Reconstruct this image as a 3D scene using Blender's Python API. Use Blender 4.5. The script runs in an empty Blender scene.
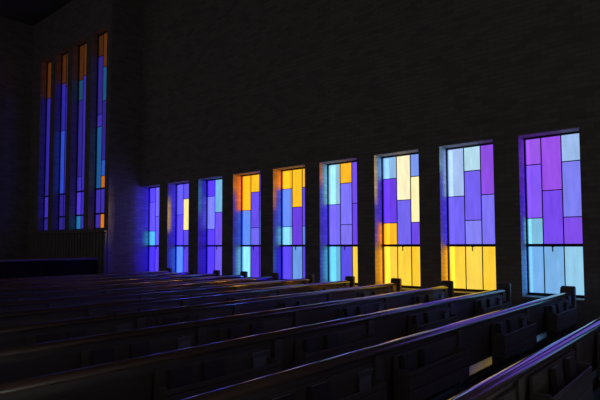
import bpy, bmesh, math, random
from mathutils import Vector, Matrix

random.seed(7)
C = bpy.context.scene.collection
EYE = 1.52


# ------------------------------------------------------------------ materials
def lin(c):
    return tuple(((v / 255) / 12.92 if v / 255 <= 0.04045 else ((v / 255 + 0.055) / 1.055) ** 2.4) for v in c)


def new_mat(name):
    m = bpy.data.materials.new(name)
    m.use_nodes = True
    nt = m.node_tree
    return m, nt, nt.nodes['Principled BSDF']


def wood(name, dark, light, rough, coat=0.0, scale=(1.5, 22, 22), spec=0.5):
    m, nt, b = new_mat(name)
    tc = nt.nodes.new('ShaderNodeTexCoord')
    mp = nt.nodes.new('ShaderNodeMapping')
    mp.inputs['Scale'].default_value = scale
    nz = nt.nodes.new('ShaderNodeTexNoise')
    nz.inputs['Scale'].default_value = 2.2
    nz.inputs['Detail'].default_value = 6
    nz.inputs['Distortion'].default_value = 0.8
    rp = nt.nodes.new('ShaderNodeValToRGB')
    rp.color_ramp.elements[0].position = 0.3
    rp.color_ramp.elements[0].color = (*dark, 1)
    rp.color_ramp.elements[1].position = 0.72
    rp.color_ramp.elements[1].color = (*light, 1)
    bp = nt.nodes.new('ShaderNodeBump')
    bp.inputs['Strength'].default_value = 0.06
    bp.inputs['Distance'].default_value = 0.01
    L = nt.links.new
    L(tc.outputs['Object'], mp.inputs['Vector'])
    L(mp.outputs[0], nz.inputs['Vector'])
    L(nz.outputs['Fac'], rp.inputs['Fac'])
    L(rp.outputs[0], b.inputs['Base Color'])
    L(nz.outputs['Fac'], bp.inputs['Height'])
    L(bp.outputs[0], b.inputs['Normal'])
    b.inputs['Roughness'].default_value = rough
    b.inputs['Specular IOR Level'].default_value = spec
    b.inputs['Coat Weight'].default_value = coat
    b.inputs['Coat Roughness'].default_value = 0.12
    b.inputs['Coat IOR'].default_value = 1.75
    return m


def plain(name, col, rough, metal=0.0):
    m, nt, b = new_mat(name)
    nz = nt.nodes.new('ShaderNodeTexNoise')
    nz.inputs['Scale'].default_value = 14
    mx = nt.nodes.new('ShaderNodeMixRGB')
    mx.inputs[1].default_value = (*[v * 0.85 for v in col], 1)
    mx.inputs[2].default_value = (*[min(1, v * 1.15) for v in col], 1)
    nt.links.new(nz.outputs['Fac'], mx.inputs[0])
    nt.links.new(mx.outputs[0], b.inputs['Base Color'])
    b.inputs['Roughness'].default_value = rough
    b.inputs['Metallic'].default_value = metal
    return m


def brick_mat():
    m, nt, b = new_mat('brown_brick')
    N, L = nt.nodes.new, nt.links.new
    g = N('ShaderNodeNewGeometry')
    sp = N('ShaderNodeSeparateXYZ')
    sn = N('ShaderNodeSeparateXYZ')
    L(g.outputs['Position'], sp.inputs[0])
    L(g.outputs['True Normal'], sn.inputs[0])

    def math_(op, a, c=None):
        n = N('ShaderNodeMath')
        n.operation = op
        L(a, n.inputs[0])
        if c is not None:
            if isinstance(c, float):
                n.inputs[1].default_value = c
            else:
                L(c, n.inputs[1])
        return n.outputs[0]
    ax = math_('ABSOLUTE', sn.outputs[0])
    ay = math_('ABSOLUTE', sn.outputs[1])
    az = math_('ABSOLUTE', sn.outputs[2])
    # run of the brick course: along Y on walls that face X, along X elsewhere
    u = math_('ADD', math_('MULTIPLY', sp.outputs[1], ax), math_('MULTIPLY', sp.outputs[0], math_('MAXIMUM', ay, az)))
    v = math_('ADD', sp.outputs[2], math_('MULTIPLY', sp.outputs[1], az))
    cb = N('ShaderNodeCombineXYZ')
    L(u, cb.inputs[0])
    L(v, cb.inputs[1])
    br = N('ShaderNodeTexBrick')
    br.inputs['Scale'].default_value = 1.0
    br.inputs['Brick Width'].default_value = 0.225
    br.inputs['Row Height'].default_value = 0.075
    br.inputs['Mortar Size'].default_value = 0.006
    br.inputs['Mortar Smooth'].default_value = 0.2
    br.inputs['Bias'].default_value = -0.4
    br.inputs['Color1'].default_value = (0.49, 0.44, 0.40, 1)
    br.inputs['Color2'].default_value = (0.29, 0.255, 0.23, 1)
    br.inputs['Mortar'].default_value = (0.36, 0.325, 0.30, 1)
    L(cb.outputs[0], br.inputs['Vector'])
    nz = N('ShaderNodeTexNoise')
    nz.inputs['Scale'].default_value = 30
    nz.inputs['Detail'].default_value = 5
    mx = N('ShaderNodeMixRGB')
    mx.blend_type = 'MULTIPLY'
    mx.inputs[0].default_value = 0.25
    L(br.outputs['Color'], mx.inputs[1])
    L(nz.outputs['Fac'], mx.inputs[2])
    L(mx.outputs[0], b.inputs['Base Color'])
    h = math_('SUBTRACT', math_('MULTIPLY', nz.outputs['Fac'], 0.35), br.outputs['Fac'])
    bp = N('ShaderNodeBump')
    bp.inputs['Strength'].default_value = 0.3
    bp.inputs['Distance'].default_value = 0.008
    L(h, bp.inputs['Height'])
    L(bp.outputs[0], b.inputs['Normal'])
    b.inputs['Roughness'].default_value = 0.8
    b.inputs['Specular IOR Level'].default_value = 0.3
    return m


GLASS = {}


def glass(rgb, k=1.0, clear=0.9):
    """lit stained glass, faintly streaked"""
    key = (rgb, k, clear)
    if key in GLASS:
        return GLASS[key]
    m, nt, b = new_mat('stained_glass')
    N, L = nt.nodes.new, nt.links.new
    tc = N('ShaderNodeTexCoord')
    mp = N('ShaderNodeMapping')
    mp.inputs['Scale'].default_value = (8, 8, 1.6)
    nz = N('ShaderNodeTexNoise')
    nz.inputs['Scale'].default_value = 1.6
    nz.inputs['Detail'].default_value = 4
    n2 = N('ShaderNodeTexNoise')
    n2.inputs['Scale'].default_value = 60
    mr = N('ShaderNodeMapRange')
    mr.inputs[1].default_value = 0.3
    mr.inputs[2].default_value = 0.7
    mr.inputs[3].default_value = 0.90 * k
    mr.inputs[4].default_value = 1.12 * k
    ad = N('ShaderNodeMath')
    ad.operation = 'MULTIPLY_ADD'
    ad.inputs[1].default_value = 0.25
    L(tc.outputs['Object'], mp.inputs[0])
    L(mp.outputs[0], nz.inputs['Vector'])
    L(tc.outputs['Object'], n2.inputs['Vector'])
    sb = N('ShaderNodeMath')
    sb.operation = 'SUBTRACT'
    sb.inputs[1].default_value = 0.125
    L(nz.outputs['Fac'], sb.inputs[0])
    L(n2.outputs['Fac'], ad.inputs[0])
    L(sb.outputs[0], ad.inputs[2])
    L(ad.outputs[0], mr.inputs[0])
    c = lin(rgb)
    b.inputs['Base Color'].default_value = (*[v * 0.15 for v in c], 1)
    b.inputs['Roughness'].default_value = 0.25
    b.inputs['Emission Color'].default_value = (*c, 1)
    L(mr.outputs[0], b.inputs['Emission Strength'])
    # clear tinted glass lets the daylight behind it straight through as well
    tr = N('ShaderNodeBsdfTransparent')
    top = max(c)
    tr.inputs[0].default_value = (*[clear * (v / top) ** 2.2 * min(1.0, top * 1.15) for v in c], 1)
    sh = N('ShaderNodeAddShader')
    L(b.outputs[0], sh.inputs[0])
    L(tr.outputs[0], sh.inputs[1])
    L(sh.outputs[0], nt.nodes['Material Output'].inputs['Surface'])
    GLASS[key] = m
    return m


def clear_mat():
    m, nt, b = new_mat('clear_outer_face')
    tr = nt.nodes.new('ShaderNodeBsdfTransparent')
    tr.inputs[0].default_value = (0.96, 0.96, 0.96, 1)
    nt.links.new(tr.outputs[0], nt.nodes['Material Output'].inputs['Surface'])
    return m


CLEAR = clear_mat()
PEW = wood('dark_pew_wood', (0.21, 0.175, 0.165), (0.30, 0.25, 0.23), 0.42)
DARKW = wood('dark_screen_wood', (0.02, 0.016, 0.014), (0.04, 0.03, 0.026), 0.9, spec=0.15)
RAIL = wood('polished_rail_wood', (0.11, 0.065, 0.05), (0.18, 0.10, 0.075), 0.2, 1.0, spec=1.0)
SEAT = wood('polished_seat_wood', (0.06, 0.045, 0.04), (0.11, 0.08, 0.065), 0.16, spec=0.25)
PANEL = wood('chancel_wood', (0.34, 0.29, 0.26), (0.48, 0.41, 0.37), 0.6, 0.0, (14, 14, 1.2))
BRICK = brick_mat()
FRAME = plain('dark_bronze_frame', (0.03, 0.028, 0.027), 0.4, 0.3)
LEAD = plain('lead_came', (0.02, 0.02, 0.022), 0.5, 0.4)
STONE = plain('sill_stone', (0.38, 0.36, 0.34), 0.45)
PLASTER = plain('dark_ceiling', (0.16, 0.15, 0.15), 0.8)
TILE = plain('dark_floor', (0.05, 0.045, 0.042), 0.3)
COVER = plain('dark_book_cloth', (0.13, 0.10, 0.12), 0.5)
PAPER = plain('paper_edges', (0.75, 0.72, 0.66), 0.7)
LEAF = plain('pale_leaflet_paper', (0.42, 0.40, 0.50), 0.6)


# ------------------------------------------------------------------ mesh helpers
def box(bm, x0, x1, y0, y1, z0, z1, mi=0, bev=0.0):
    vs = [bm.verts.new((x, y, z)) for z in (z0, z1) for y in (y0, y1) for x in (x0, x1)]
    fs = []
    for q in ((0, 2, 3, 1), (4, 5, 7, 6), (0, 1, 5, 4), (2, 6, 7, 3), (0, 4, 6, 2), (1, 3, 7, 5)):
        f = bm.faces.new([vs[i] for i in q])
        f.material_index = mi
        fs.append(f)
    if bev:
        es = list({e for f in fs for e in f.edges})
        bmesh.ops.bevel(bm, geom=es, offset=bev, segments=2, profile=0.6, affect='EDGES')


def prism_x(bm, prof, x0, x1, bev=0.0):
    """profile of (y, z) points run along X"""
    a = [bm.verts.new((x0, y, z)) for y, z in prof]
    b = [bm.verts.new((x1, y, z)) for y, z in prof]
    n = len(prof)
    fs = [bm.faces.new(a), bm.faces.new(list(reversed(b)))]
    for i in range(n):
        j = (i + 1) % n
        fs.append(bm.faces.new([a[j], a[i], b[i], b[j]]))
    bmesh.ops.recalc_face_normals(bm, faces=fs)
    if bev:
        es = list({e for f in fs for e in f.edges})
        bmesh.ops.bevel(bm, geom=es, offset=bev, segments=2, profile=0.6, affect='EDGES')


def obj(name, bm, mats, parent=None, smooth=False):
    me = bpy.data.meshes.new(name)
    bm.to_mesh(me)
    bm.free()
    for m in (mats if isinstance(mats, (list, tuple)) else [mats]):
        me.materials.append(m)
    if smooth:
        for p in me.polygons:
            p.use_smooth = True
    o = bpy.data.objects.new(name, me)
    C.objects.link(o)
    if parent:
        o.parent = parent
    return o


def boxes(name, lst, mats, parent=None, bev=0.0):
    bm = bmesh.new()
    for b in lst:
        box(bm, *b, bev=bev)
    return obj(name, bm, mats, parent)


def tag(o, label, cat, group=None):
    o['label'] = label
    o['category'] = cat
    if group:
        o['group'] = group
    return o


def struct(o, label=None, cat=None):
    o['kind'] = 'structure'
    if label:
        o['label'] = label
        o['category'] = cat
    return o


def empty(name, loc=(0, 0, 0)):
    o = bpy.data.objects.new(name, None)
    o.empty_display_size = 0.2
    o.location = loc
    C.objects.link(o)
    return o


def copy_tree(o, parent=None):
    c = o.copy()
    C.objects.link(c)
    if parent:
        c.parent = parent
    for ch in KIDS.get(o.name, []):
        copy_tree_child(ch, c)
    return c


def copy_tree_child(ch, parent):
    c = ch.copy()
    C.objects.link(c)
    c.parent = parent
    for g in KIDS.get(ch.name, []):
        copy_tree_child(g, c)


KIDS = {}


def index_kids():
    KIDS.clear()
    for o in C.objects:
        if o.parent:
            KIDS.setdefault(o.parent.name, []).append(o)


# ------------------------------------------------------------------ the nave's window wall
XI, XG, XO = 8.079, 8.374, 8.62        # inner face, glass, outer face of the wall
SILL, HEAD = 0.70, 3.183
ZT, ZTR, ZB = EYE + 1.651, EYE - 0.014, EYE - 0.772
YFRONT = 12.84


def far(n):
    return 2.469 + 1.2935 * (9 - n)


OPEN_W = {9: 0.815}
openings = {n: (far(n) - OPEN_W.get(n, 0.885), far(n) + 0.02) for n in range(1, 12)}

lst = [(XI, XO, -26.0, YFRONT, 0, SILL), (XI, XO, -26.0, YFRONT, HEAD, 9.0)]  # unseen solid run behind the camera, added to block the raking sun
edge = -26.0
for n in range(11, 0, -1):
    a, b_ = openings[n]
    lst.append((XI, XO, edge, a, SILL, HEAD))
    edge = b_
if YFRONT - edge > 0.002:
    lst.append((XI, XO, edge, YFRONT, SILL, HEAD))
struct(boxes('wall_right', lst, BRICK), 'dark brick side wall pierced by a row of stained glass windows', 'wall')
struct(boxes('wall_front', [(7.1, XO, YFRONT, YFRONT + 0.2, 0, 9.0)], BRICK),
       'short brick wall lit violet where nave meets chancel', 'wall')

MG, VI, PW, BL, LB = (152, 88, 228), (116, 72, 234), (126, 114, 236), (100, 132, 226), (128, 176, 232)
PC, CY, YE, OR, CR, IN = (170, 208, 228), (104, 176, 214), (250, 208, 66), (246, 182, 40), (250, 240, 196), (86, 62, 214)
# per window: left, centre, right column from the top down (each pane's share in quarters), then the three panes below
DESIGN = {
    9: ([(1, MG), (2, (132, 88, 238)), (1, (126, 186, 218))], [(2, (150, 80, 226)), (2, (118, 74, 232))],
        [(1, (154, 186, 230)), (2, (124, 126, 234)), (1, (126, 76, 226))], [(116, 172, 226), (122, 176, 226), (146, 200, 228)]),
    8: ([(2, (162, 188, 232)), (2, (114, 100, 238))], [(1, (176, 214, 230)), (2, (116, 96, 236)), (1, (132, 130, 240))],
        [(2, (140, 78, 222)), (2, (124, 114, 238))], [YE, (250, 212, 80), (248, 204, 60)]),
    7: ([(1, (138, 180, 224)), (2, (104, 62, 222)), (1, OR)], [(2, CR), (2, (114, 102, 234))],
        [(1, (120, 150, 232)), (2, (250, 240, 180)), (1, (108, 74, 224))], [(250, 206, 70), YE, (250, 200, 50)]),
    6: ([(2, (146, 192, 216)), (2, (116, 106, 238))], [(1, OR), (2, (124, 116, 244)), (1, PW)],
        [(2, (114, 78, 228)), (2, (108, 70, 230))], [(104, 178, 212), (92, 78, 226), YE]),
    5: ([(1, OR), (2, BL), (1, (128, 184, 220))], [(2, (250, 192, 36)), (2, (106, 62, 220))],
        [(1, OR), (2, (104, 76, 228)), (1, BL)], [(92, 72, 226), (108, 154, 226), (92, 70, 222)]),
    4: ([(2, (246, 172, 34)), (2, (92, 130, 218))], [(1, (250, 196, 40)), (2, (104, 78, 232)), (1, (112, 104, 236))],
        [(2, VI), (2, BL)], [(134, 190, 222), (92, 62, 222), VI]),
    3: ([(1, (88, 62, 220)), (2, (118, 122, 230)), (1, (88, 64, 222))], [(2, (120, 180, 222)), (2, (110, 82, 234))],
        [(1, VI), (2, PW), (1, VI)], [(84, 60, 220), (112, 92, 236), VI]),
    2: ([(2, (100, 92, 228)), (2, (94, 74, 224))], [(1, (100, 88, 228)), (2, (250, 232, 150)), (1, (92, 76, 226))],
        [(2, PW), (2, VI)], [(88, 130, 220), (92, 68, 224), VI]),
    1: ([(1, (90, 72, 222)), (2, (98, 84, 226)), (1, (84, 160, 206))], [(2, (112, 106, 236)), (2, (104, 94, 232))],
        [(2, PW), (2, VI)], [(76, 54, 212), (96, 72, 230), VI]),
    10: ([(2, VI), (2, (112, 92, 234))], [(1, VI), (2, PW), (1, PW)], [(2, MG), (2, PW)], [CY, LB, LB]),
}


def columns(y_far, widths):
    out, y = [], y_far
    for w in widths:
        out.append((y - w, y))
        y -= w
    return out


def window_unit(name, label, y0, y1, xg, z0, z1, bars, cols, colpanes, lower, latch=True, k=1.0, clear=0.9):
    """frame (the named mesh) > glass, leading, transom_bar, latch; panes hang between y0 (near) and y1 (far)"""
    t = 0.028
    fr = [(xg - 0.035, xg + 0.045, y0, y1, z0, z0 + t + 0.012), (xg - 0.035, xg + 0.045, y0, y1, z1 - t, z1),
          (xg - 0.035, xg + 0.045, y0, y0 + t, z0 + t + 0.012, z1 - t),
          (xg - 0.035, xg + 0.045, y1 - 0.022, y1, z0 + t + 0.012, z1 - t)]
    w = boxes(name, fr, FRAME)
    struct(w, label, 'window')
    bm = bmesh.new()
    mats, cames = [CLEAR], []
    lo, hi = y0 + 0.012, y1 - 0.012

    def pane(a, b_, za, zb, rgb):
        a, b_ = max(a, lo), min(b_, hi)
        if b_ - a < 0.02:
            return
        m = glass(rgb, k, clear)
        if m not in mats:
            mats.append(m)
        box(bm, xg, xg + 0.006, a, b_, za, zb, 0)
        bm.faces.ensure_lookup_table()
        for f in bm.faces[-6:]:
            if all(abs(v.co.x - xg) < 1e-5 for v in f.verts):
                f.material_index = mats.index(m)
    ztop, ztr = z1 - 0.012, bars[0]
    hw = 0.007
    for ci, (a, b_) in enumerate(cols):
        a2 = lo if ci == len(cols) - 1 else a
        tot = sum(q for q, _ in colpanes[ci])
        z = ztop
        for qi, (q, rgb) in enumerate(colpanes[ci]):
            zn = z - (ztop - ztr) * q / tot
            pane(a2, b_, zn, z, rgb)
            if qi < len(colpanes[ci]) - 1:
                cames.append((xg - 0.012, xg + 0.012, max(a2, lo), min(b_, hi), zn - hw, zn + hw))
            z = zn
        zb = ztr
        nxt = bars[1:] + [z0 + 0.012]
        for li, zn in enumerate(nxt):
            pane(a2, b_, zn, zb, lower[li][ci])
            zb = zn
        if ci < len(cols) - 1 and a > lo + 0.02:
            cames.append((xg - 0.0125, xg + 0.0125, a - hw, a + hw, z0 + 0.01, z1 - 0.01))
    obj('glass', bm, mats, w)
    boxes('leading', cames, LEAD, w)
    for zb in bars:
        boxes('transom_bar', [(xg - 0.045, xg + 0.03, y0 + 0.01, y1 - 0.01, zb - 0.024, zb + 0.020)], FRAME, w, 0.004)
    if latch:
        yc = 0.5 * (cols[1][0] + cols[1][1])
        bm = bmesh.new()
        box(bm, xg - 0.065, xg - 0.045, yc - 0.02, yc + 0.02, bars[0] - 0.03, bars[0] + 0.01, bev=0.004)
        box(bm, xg - 0.075, xg - 0.06, yc - 0.008, yc + 0.008, bars[0] - 0.10, bars[0] - 0.005, bev=0.004)
        obj('latch', bm, FRAME, w)
    return w


ORD = ['', 'first', 'second', 'third', 'fourth', 'fifth', 'sixth', 'seventh', 'eighth', 'ninth']
WLAB = {9: 'large window nearest the camera with light blue panes along its foot',
        8: 'tall window of blue and violet panes above three yellow ones, second from right',
        7: 'tall window with two cream panes and a yellow foot',
        6: 'tall window with one orange pane at its top centre and a blue foot',
        5: 'tall window with orange top panes and one pale blue pane above the bar',
        4: 'tall window with an orange reveal and orange panes above blue ones',
        3: 'narrow looking violet window with a pale blue pane at top right',
        2: 'narrow looking violet window with one bright cream pane',
        1: 'leftmost low window, violet with one cyan pane beside the lit brick wall',
        10: 'blue and violet window just past the right edge'}
for n in range(1, 12):
    a, b_ = openings[n]
    d = DESIGN[n if n < 11 else (10, 3, 8, 1)[n - 11]]
    num = n if n < 11 else n + 4
    wd = (0.222, 0.285, 0.26) if n == 9 else (0.285, 0.285, 0.285)
    window_unit('window_%d' % num, WLAB.get(n, 'stained glass window of the same wall, beyond the right edge of the photo'), a, b_, XG, ZB - 0.012, ZT + 0.012, [ZTR], columns(far(n), wd), d[:3], [d[3]])
    # stone sill and soffit lining of the opening
    s = boxes('trim_%d' % num, [(XI - 0.025, XO - 0.02, a + 0.002, b_ - 0.002, SILL, ZB - 0.012)], STONE, None, 0.005)
    struct(s)

# ------------------------------------------------------------------ chancel: side wall with tall windows, far wall
CX, CG, CO = 7.1, 7.32, 7.62
CS, CH = 1.95, 7.62
tall = [(13.06, 13.94), (14.22, 15.09), (15.38, 16.23), (16.54, 17.30)]
lst = [(CX, CO, YFRONT + 0.2, 18.2, 0, CS), (CX, CO, YFRONT + 0.2, 18.2, CH, 9.0)]
edge = YFRONT + 0.2
for a, b_ in tall:
    lst.append((CX, CO, edge, a, CS, CH))
    edge = b_
lst.append((CX, CO, edge, 18.2, CS, CH))
struct(boxes('wall_chancel', lst, BRICK), 'dark chancel side wall with four very tall windows', 'wall')
struct(boxes('wall_back', [(-3.0, CX, 18.0, 18.2, 0, 9.0)], BRICK), 'dark far wall of the chancel', 'wall')

AO, AD, ID, TE, VD = (62, 34, 18), (190, 104, 20), (46, 36, 128), (28, 84, 122), (60, 46, 166)
TALL = [  # shade on the upper glass is put into the top panes' dim amber
    # left column, centre column, right column : (share, colour); then two rows below the bars
    ([(14, AO), (38, ID), (8, VD), (40, (30, 84, 142))], [(22, (84, 44, 16)), (22, (26, 80, 120)), (38, ID), (10, (48, 84, 176)), (8, AD)],
     [(50, AO), (50, ID)], [[VD, VD, VD], [VD, (210, 120, 22), AD]]),
    ([(24, (66, 36, 17)), (14, (30, 66, 96)), (52, ID), (10, VD)], [(22, (78, 42, 16)), (78, (54, 44, 150))], [(50, AO), (50, ID)],
     [[(76, 56, 196), VD, VD], [(34, 112, 168), VD, TE]]),
    ([(21, (64, 35, 17)), (34, (44, 38, 138)), (45, (44, 72, 176))], [(24, AO), (76, ID)], [(50, AO), (50, ID)],
     [[(46, 36, 128), ID, ID], [ID, ID, ID]]),
    ([(27, (74, 40, 17)), (73, (46, 36, 140))], [(26, AO), (74, ID)], [(50, AO), (50, ID)], [[VD, ID, ID], [ID, ID, ID]]),
]
TLAB = ['tall chancel window nearest the corner, orange at its foot', 'tall chancel window with a teal pane at its foot',
        'third tall chancel window from the corner, blue glass under amber', 'leftmost tall chancel window, indigo under amber']
for i, (a, b_) in enumerate(tall):
    d = TALL[i]
    window_unit('window_%d' % (11 + i), TLAB[i], a, b_, CG, CS + 0.03, CH, [3.13, 2.42],
                columns(b_ - 0.02, (0.27, 0.27, 0.27)), d[:3], d[3], latch=False, clear=0.28)
    s = boxes('trim_%d' % (11 + i), [(CX - 0.02, CO - 0.02, a + 0.002, b_ - 0.002, CS, CS + 0.03)], STONE, None, 0.004)
    struct(s)

struct(boxes('floor', [(-3.0, XO, -14.0, 18.2, -0.15, 0)], TILE), 'dark floor under the pews', 'floor')
struct(boxes('ceiling', [(-3.0, XO, -4.0, 18.2, 9.0, 9.2)], PLASTER), 'dark ceiling', 'ceiling')

# slatted wood panelling on the chancel wall under the tall windows
sc = empty('slatted_screen', (CX, 12.86, 0))
lst, y = [], 0.0
while y < 5.0:
    lst.append((-0.075, -0.035, y, y + 0.095, 0.06, 1.86))
    y += 0.175
boxes('slats', lst, PANEL, sc, 0.006)
boxes('backing_board', [(-0.035, -0.002, 0, 5.08, 0.0, 1.88)], PEW, sc)
boxes('cap_rail', [(-0.10, -0.002, 0, 5.08, 1.88, 1.92)], PANEL, sc, 0.008)
boxes('base_board', [(-0.09, -0.035, 0, 5.08, 0.0, 0.06)], PANEL, sc, 0.004)
tag(sc, 'vertical wooden slat panelling on chancel wall below the tall windows', 'panelling')

# low front screen before the chancel
cs = empty('chancel_screen', (1.6, 12.5, 0))
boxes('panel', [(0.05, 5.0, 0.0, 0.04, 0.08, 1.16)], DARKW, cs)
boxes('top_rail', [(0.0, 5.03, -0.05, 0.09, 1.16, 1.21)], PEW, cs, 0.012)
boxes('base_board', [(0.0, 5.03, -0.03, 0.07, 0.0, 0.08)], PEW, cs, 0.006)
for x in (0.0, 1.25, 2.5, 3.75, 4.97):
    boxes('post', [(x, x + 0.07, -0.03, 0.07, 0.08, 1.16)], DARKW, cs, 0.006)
tag(cs, 'long low dark wooden screen between the pews and the chancel', 'screen')

# ------------------------------------------------------------------ pews
YP = [0.903, 1.746, 2.592, 3.462, 4.376, 5.318, 6.259, 7.185, 8.093, 8.991, 9.894, 10.801]
X0, X1 = 0.50, 7.66
RACKS = [1.72, 2.95, 4.70, 6.45]
RW = 0.95


def make_pew():
    t = empty('pew')
    bm = bmesh.new()
    prism_x(bm, [(-0.016, 0.85), (0.014, 0.85), (0.062, 0.475), (0.032, 0.475)], X0 + 0.06, X1 - 0.06, 0.003)
    obj('backrest', bm, PEW, t)
    bm = bmesh.new()
    prof = []
    for i in range(17):
        a = math.pi * i / 16
        ca, sa = math.cos(a), math.sin(a)
        prof.append((0.044 * ca, 0.855 + 0.034 * sa))
    prof += [(-0.044, 0.846), (0.044, 0.846)]
    prism_x(bm, prof, X0 + 0.06, X1 - 0.06)
    rail = obj('top_rail', bm, RAIL, t)
    for pl in rail.data.polygons:
        pl.use_smooth = True
    rail.data.set_sharp_from_angle(angle=math.radians(28))
    bm = bmesh.new()
    prism_x(bm, [(-0.06, 0.395), (0.44, 0.395), (0.46, 0.41), (0.455, 0.424), (0.44, 0.43), (-0.06, 0.43)], X0 + 0.06, X1 - 0.06, 0.004)
    obj('seat', bm, SEAT, t)
    for x in (X0, X1 - 0.06):
        bm = bmesh.new()
        prism_x(bm, [(-0.075, 0.0), (0.47, 0.0), (0.47, 0.58), (0.44, 0.63), (0.22, 0.645), (0.13, 0.70), (0.10, 0.93), (0.085, 0.955),
                     (-0.065, 0.955), (-0.08, 0.94)], x, x + 0.06, 0.008)
        obj('end_panel', bm, PEW, t)
    for rx in RACKS:
        boxes('brace', [(rx + RW + 0.04, rx + RW + 0.13, -0.04, 0.02, 0.0, 0.835)] if rx < 6 else
              [(rx + RW + 0.03, rx + RW + 0.15, -0.04, 0.02, 0.0, 0.835)], PEW, t, 0.004)
        r = boxes('book_rack', [(rx, rx + RW, -0.036, -0.018, 0.36, 0.80), (rx, rx + 0.018, -0.125, -0.036, 0.50, 0.72),
                                (rx + RW - 0.018, rx + RW, -0.125, -0.036, 0.50, 0.72)], PEW, t, 0.003)
        boxes('shelf', [(rx + 0.018, rx + RW - 0.018, -0.12, -0.036, 0.545, 0.56)], PEW, r)
        for z, h in ((0.50, 0.085), (0.592, 0.078), (0.676, 0.03)):
            boxes('front_board', [(rx - 0.004, rx + RW + 0.004, -0.137, -0.125, z, z + h)], PEW, r, 0.003)
    return t


proto = make_pew()
PEWN = ['nearest pew to the camera', 'second pew from the camera', 'third pew from the camera', 'fourth pew from the camera',
        'fifth pew from the camera', 'sixth pew from the camera', 'seventh pew from the camera', 'fifth pew from the chancel',
        'fourth pew from the chancel', 'third pew from the chancel', 'second pew from the chancel', 'pew nearest the chancel']
LOOK = ['running off the right edge', 'ending by blue panes', 'its rail gleaming violet', 'crossing below yellow panes',
        'ending at the yellow foot of a window', 'ending below a blue and violet window', 'its rail faintly violet', 'its rail reddish brown',
        'its rail reddish brown', 'its rail reddish brown', 'its rail reddish brown', 'almost lost in the dark']
index_kids()
for i, y in enumerate(YP):
    p = proto if i == 0 else copy_tree(proto)
    p.location = (0, y, 0)
    tag(p, '%s, long dark wood, %s' % (PEWN[i], LOOK[i]), 'pew', 'rows of pews')


# ------------------------------------------------------------------ books and leaflets in the racks
def make_book():
    w, h, t = 0.15, 0.235, 0.036
    bm = bmesh.new()
    box(bm, 0, w, 0, 0.003, 0, h)
    box(bm, 0, w, t - 0.003, t, 0, h)
    box(bm, 0, 0.004, 0.003, t - 0.003, 0, h)
    b = obj('book', bm, COVER)
    boxes('pages', [(0.004, w - 0.005, 0.0032, t - 0.0032, 0.005, h - 0.005)], PAPER, b)
    return b


def make_leaflet():
    bm = bmesh.new()
    w, h = 0.12, 0.20
    # folded sheet standing open, its top curling towards the aisle behind
    pr = [(0.0, 0.0), (0.004, 0.0), (0.010, h * 0.6), (0.004, h * 0.85), (-0.018, h), (-0.021, h - 0.003), (0.0, h * 0.82), (0.006, h * 0.6)]
    prism_x(bm, pr, 0, w)
    pr2 = [(0.014, 0.0), (0.017, 0.0), (0.020, h * 0.97), (0.017, h * 0.97)]
    prism_x(bm, pr2, 0.004, w)
    return obj('leaflet', bm, LEAF)


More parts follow.
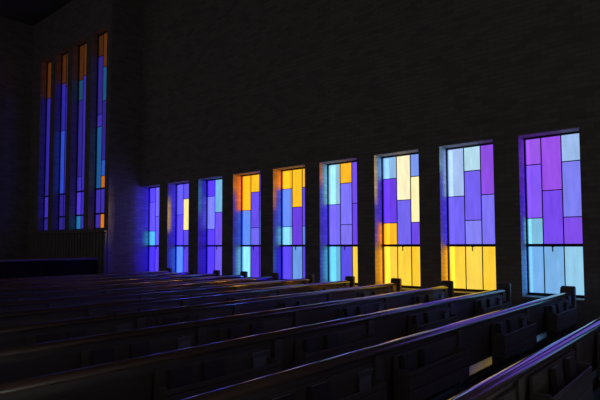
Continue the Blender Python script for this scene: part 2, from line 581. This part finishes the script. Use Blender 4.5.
RN = ['fourth rack from wall', 'third rack from wall', 'second rack from wall', 'rack nearest wall']
book0, leaf0 = make_book(), make_leaflet()
index_kids()
first_b, first_l = [True], [True]
for i, y in enumerate(YP[:7]):
    for ri, rx in enumerate(RACKS):
        if rx + 0.1 < 0.35 * y:
            continue
        where = 'in %s, %s' % (RN[ri], PEWN[i])
        offs = (0.30, 0.62) if i == 0 else (0.06 + random.uniform(-.02, .03), 0.33 + random.uniform(-.03, .04))
        for s, ox in enumerate(offs):
            if rx + ox < 0.35 * y:
                continue
            if i == 0 and rx + ox < 1.6:
                continue
            if first_b[0]:
                b = book0
                first_b[0] = False
            else:
                b = copy_tree(book0)
            th = math.radians(random.uniform(4, 7))
            b.location = (rx + ox, y - 0.040 - 0.036 * math.cos(th) - 0.235 * math.sin(th), 0.5608 + 0.036 * math.sin(th))
            b.rotation_euler = (-th, 0, 0)
            tag(b, '%s dark book %s' % (('left', 'right')[s], where), 'book', 'books in the pew racks')
        if i == 0 or ri == 1:
            continue
        if first_l[0]:
            l = leaf0
            first_l[0] = False
        else:
            l = copy_tree(leaf0)
        th = math.radians(random.uniform(2, 6))
        l.location = (rx + 0.77 + random.uniform(-.02, .02), y - 0.041 - 0.02 - 0.228 * math.sin(th), 0.5608 + 0.02 * math.sin(th))
        l.rotation_euler = (-th, 0, 0)
        l.scale = (1, 1, 1.14)
        tag(l, 'pale folded leaflet %s' % where, 'leaflet', 'leaflets in the pew racks')

# ------------------------------------------------------------------ light, camera
w = bpy.data.worlds.new('dim_interior')
bpy.context.scene.world = w
w.use_nodes = True
bg = w.node_tree.nodes['Background']
bg.inputs[0].default_value = (1.0, 0.98, 1.0, 1)
bg.inputs[1].default_value = 0.044

# low, soft daylight from outside the windows, raking towards the chancel
sd = bpy.data.lights.new('daylight', 'SUN')
sd.energy = 10.5
sd.angle = math.radians(34)
sd.color = (1.0, 0.98, 0.96)
sun = bpy.data.objects.new('daylight', sd)
C.objects.link(sun)
az, el = math.radians(62), math.radians(0.5)
dirn = Vector((-math.cos(az) * math.cos(el), math.sin(az) * math.cos(el), -math.sin(el)))
sun.rotation_euler = dirn.to_track_quat('-Z', 'Y').to_euler()
sun.location = (12, -4, 4)

F, YAW, PIT, ROLL, CY = 511.2466, 49.5307, 3.0129, -0.1749, 217.9872
a, b_, c = map(math.radians, (YAW, PIT, ROLL))
fwd = Vector((math.sin(a) * math.cos(b_), math.cos(a) * math.cos(b_), math.sin(b_)))
R = Vector((math.cos(a), -math.sin(a), 0))
U = R.cross(fwd)
R2 = R * math.cos(c) + U * math.sin(c)
U2 = U * math.cos(c) - R * math.sin(c)
cd = bpy.data.cameras.new('camera')
cam = bpy.data.objects.new('camera', cd)
C.objects.link(cam)
M = Matrix((R2, U2, -fwd)).transposed().to_4x4()
M.translation = (0, 0, EYE)
cam.matrix_world = M
cd.sensor_width = 36
cd.lens = F * 36 / 600
cd.shift_y = (CY - 200) / 600
cd.clip_start = 0.02
s = bpy.context.scene
s.camera = cam
s.view_settings.view_transform = 'Standard'
s.view_settings.look = 'None'
s.view_settings.exposure = 0
s.view_settings.gamma = 1
s.view_settings.use_curve_mapping = False
s.cycles.use_denoising = True
s.cycles.max_bounces = 6
s.cycles.sample_clamp_indirect = 4
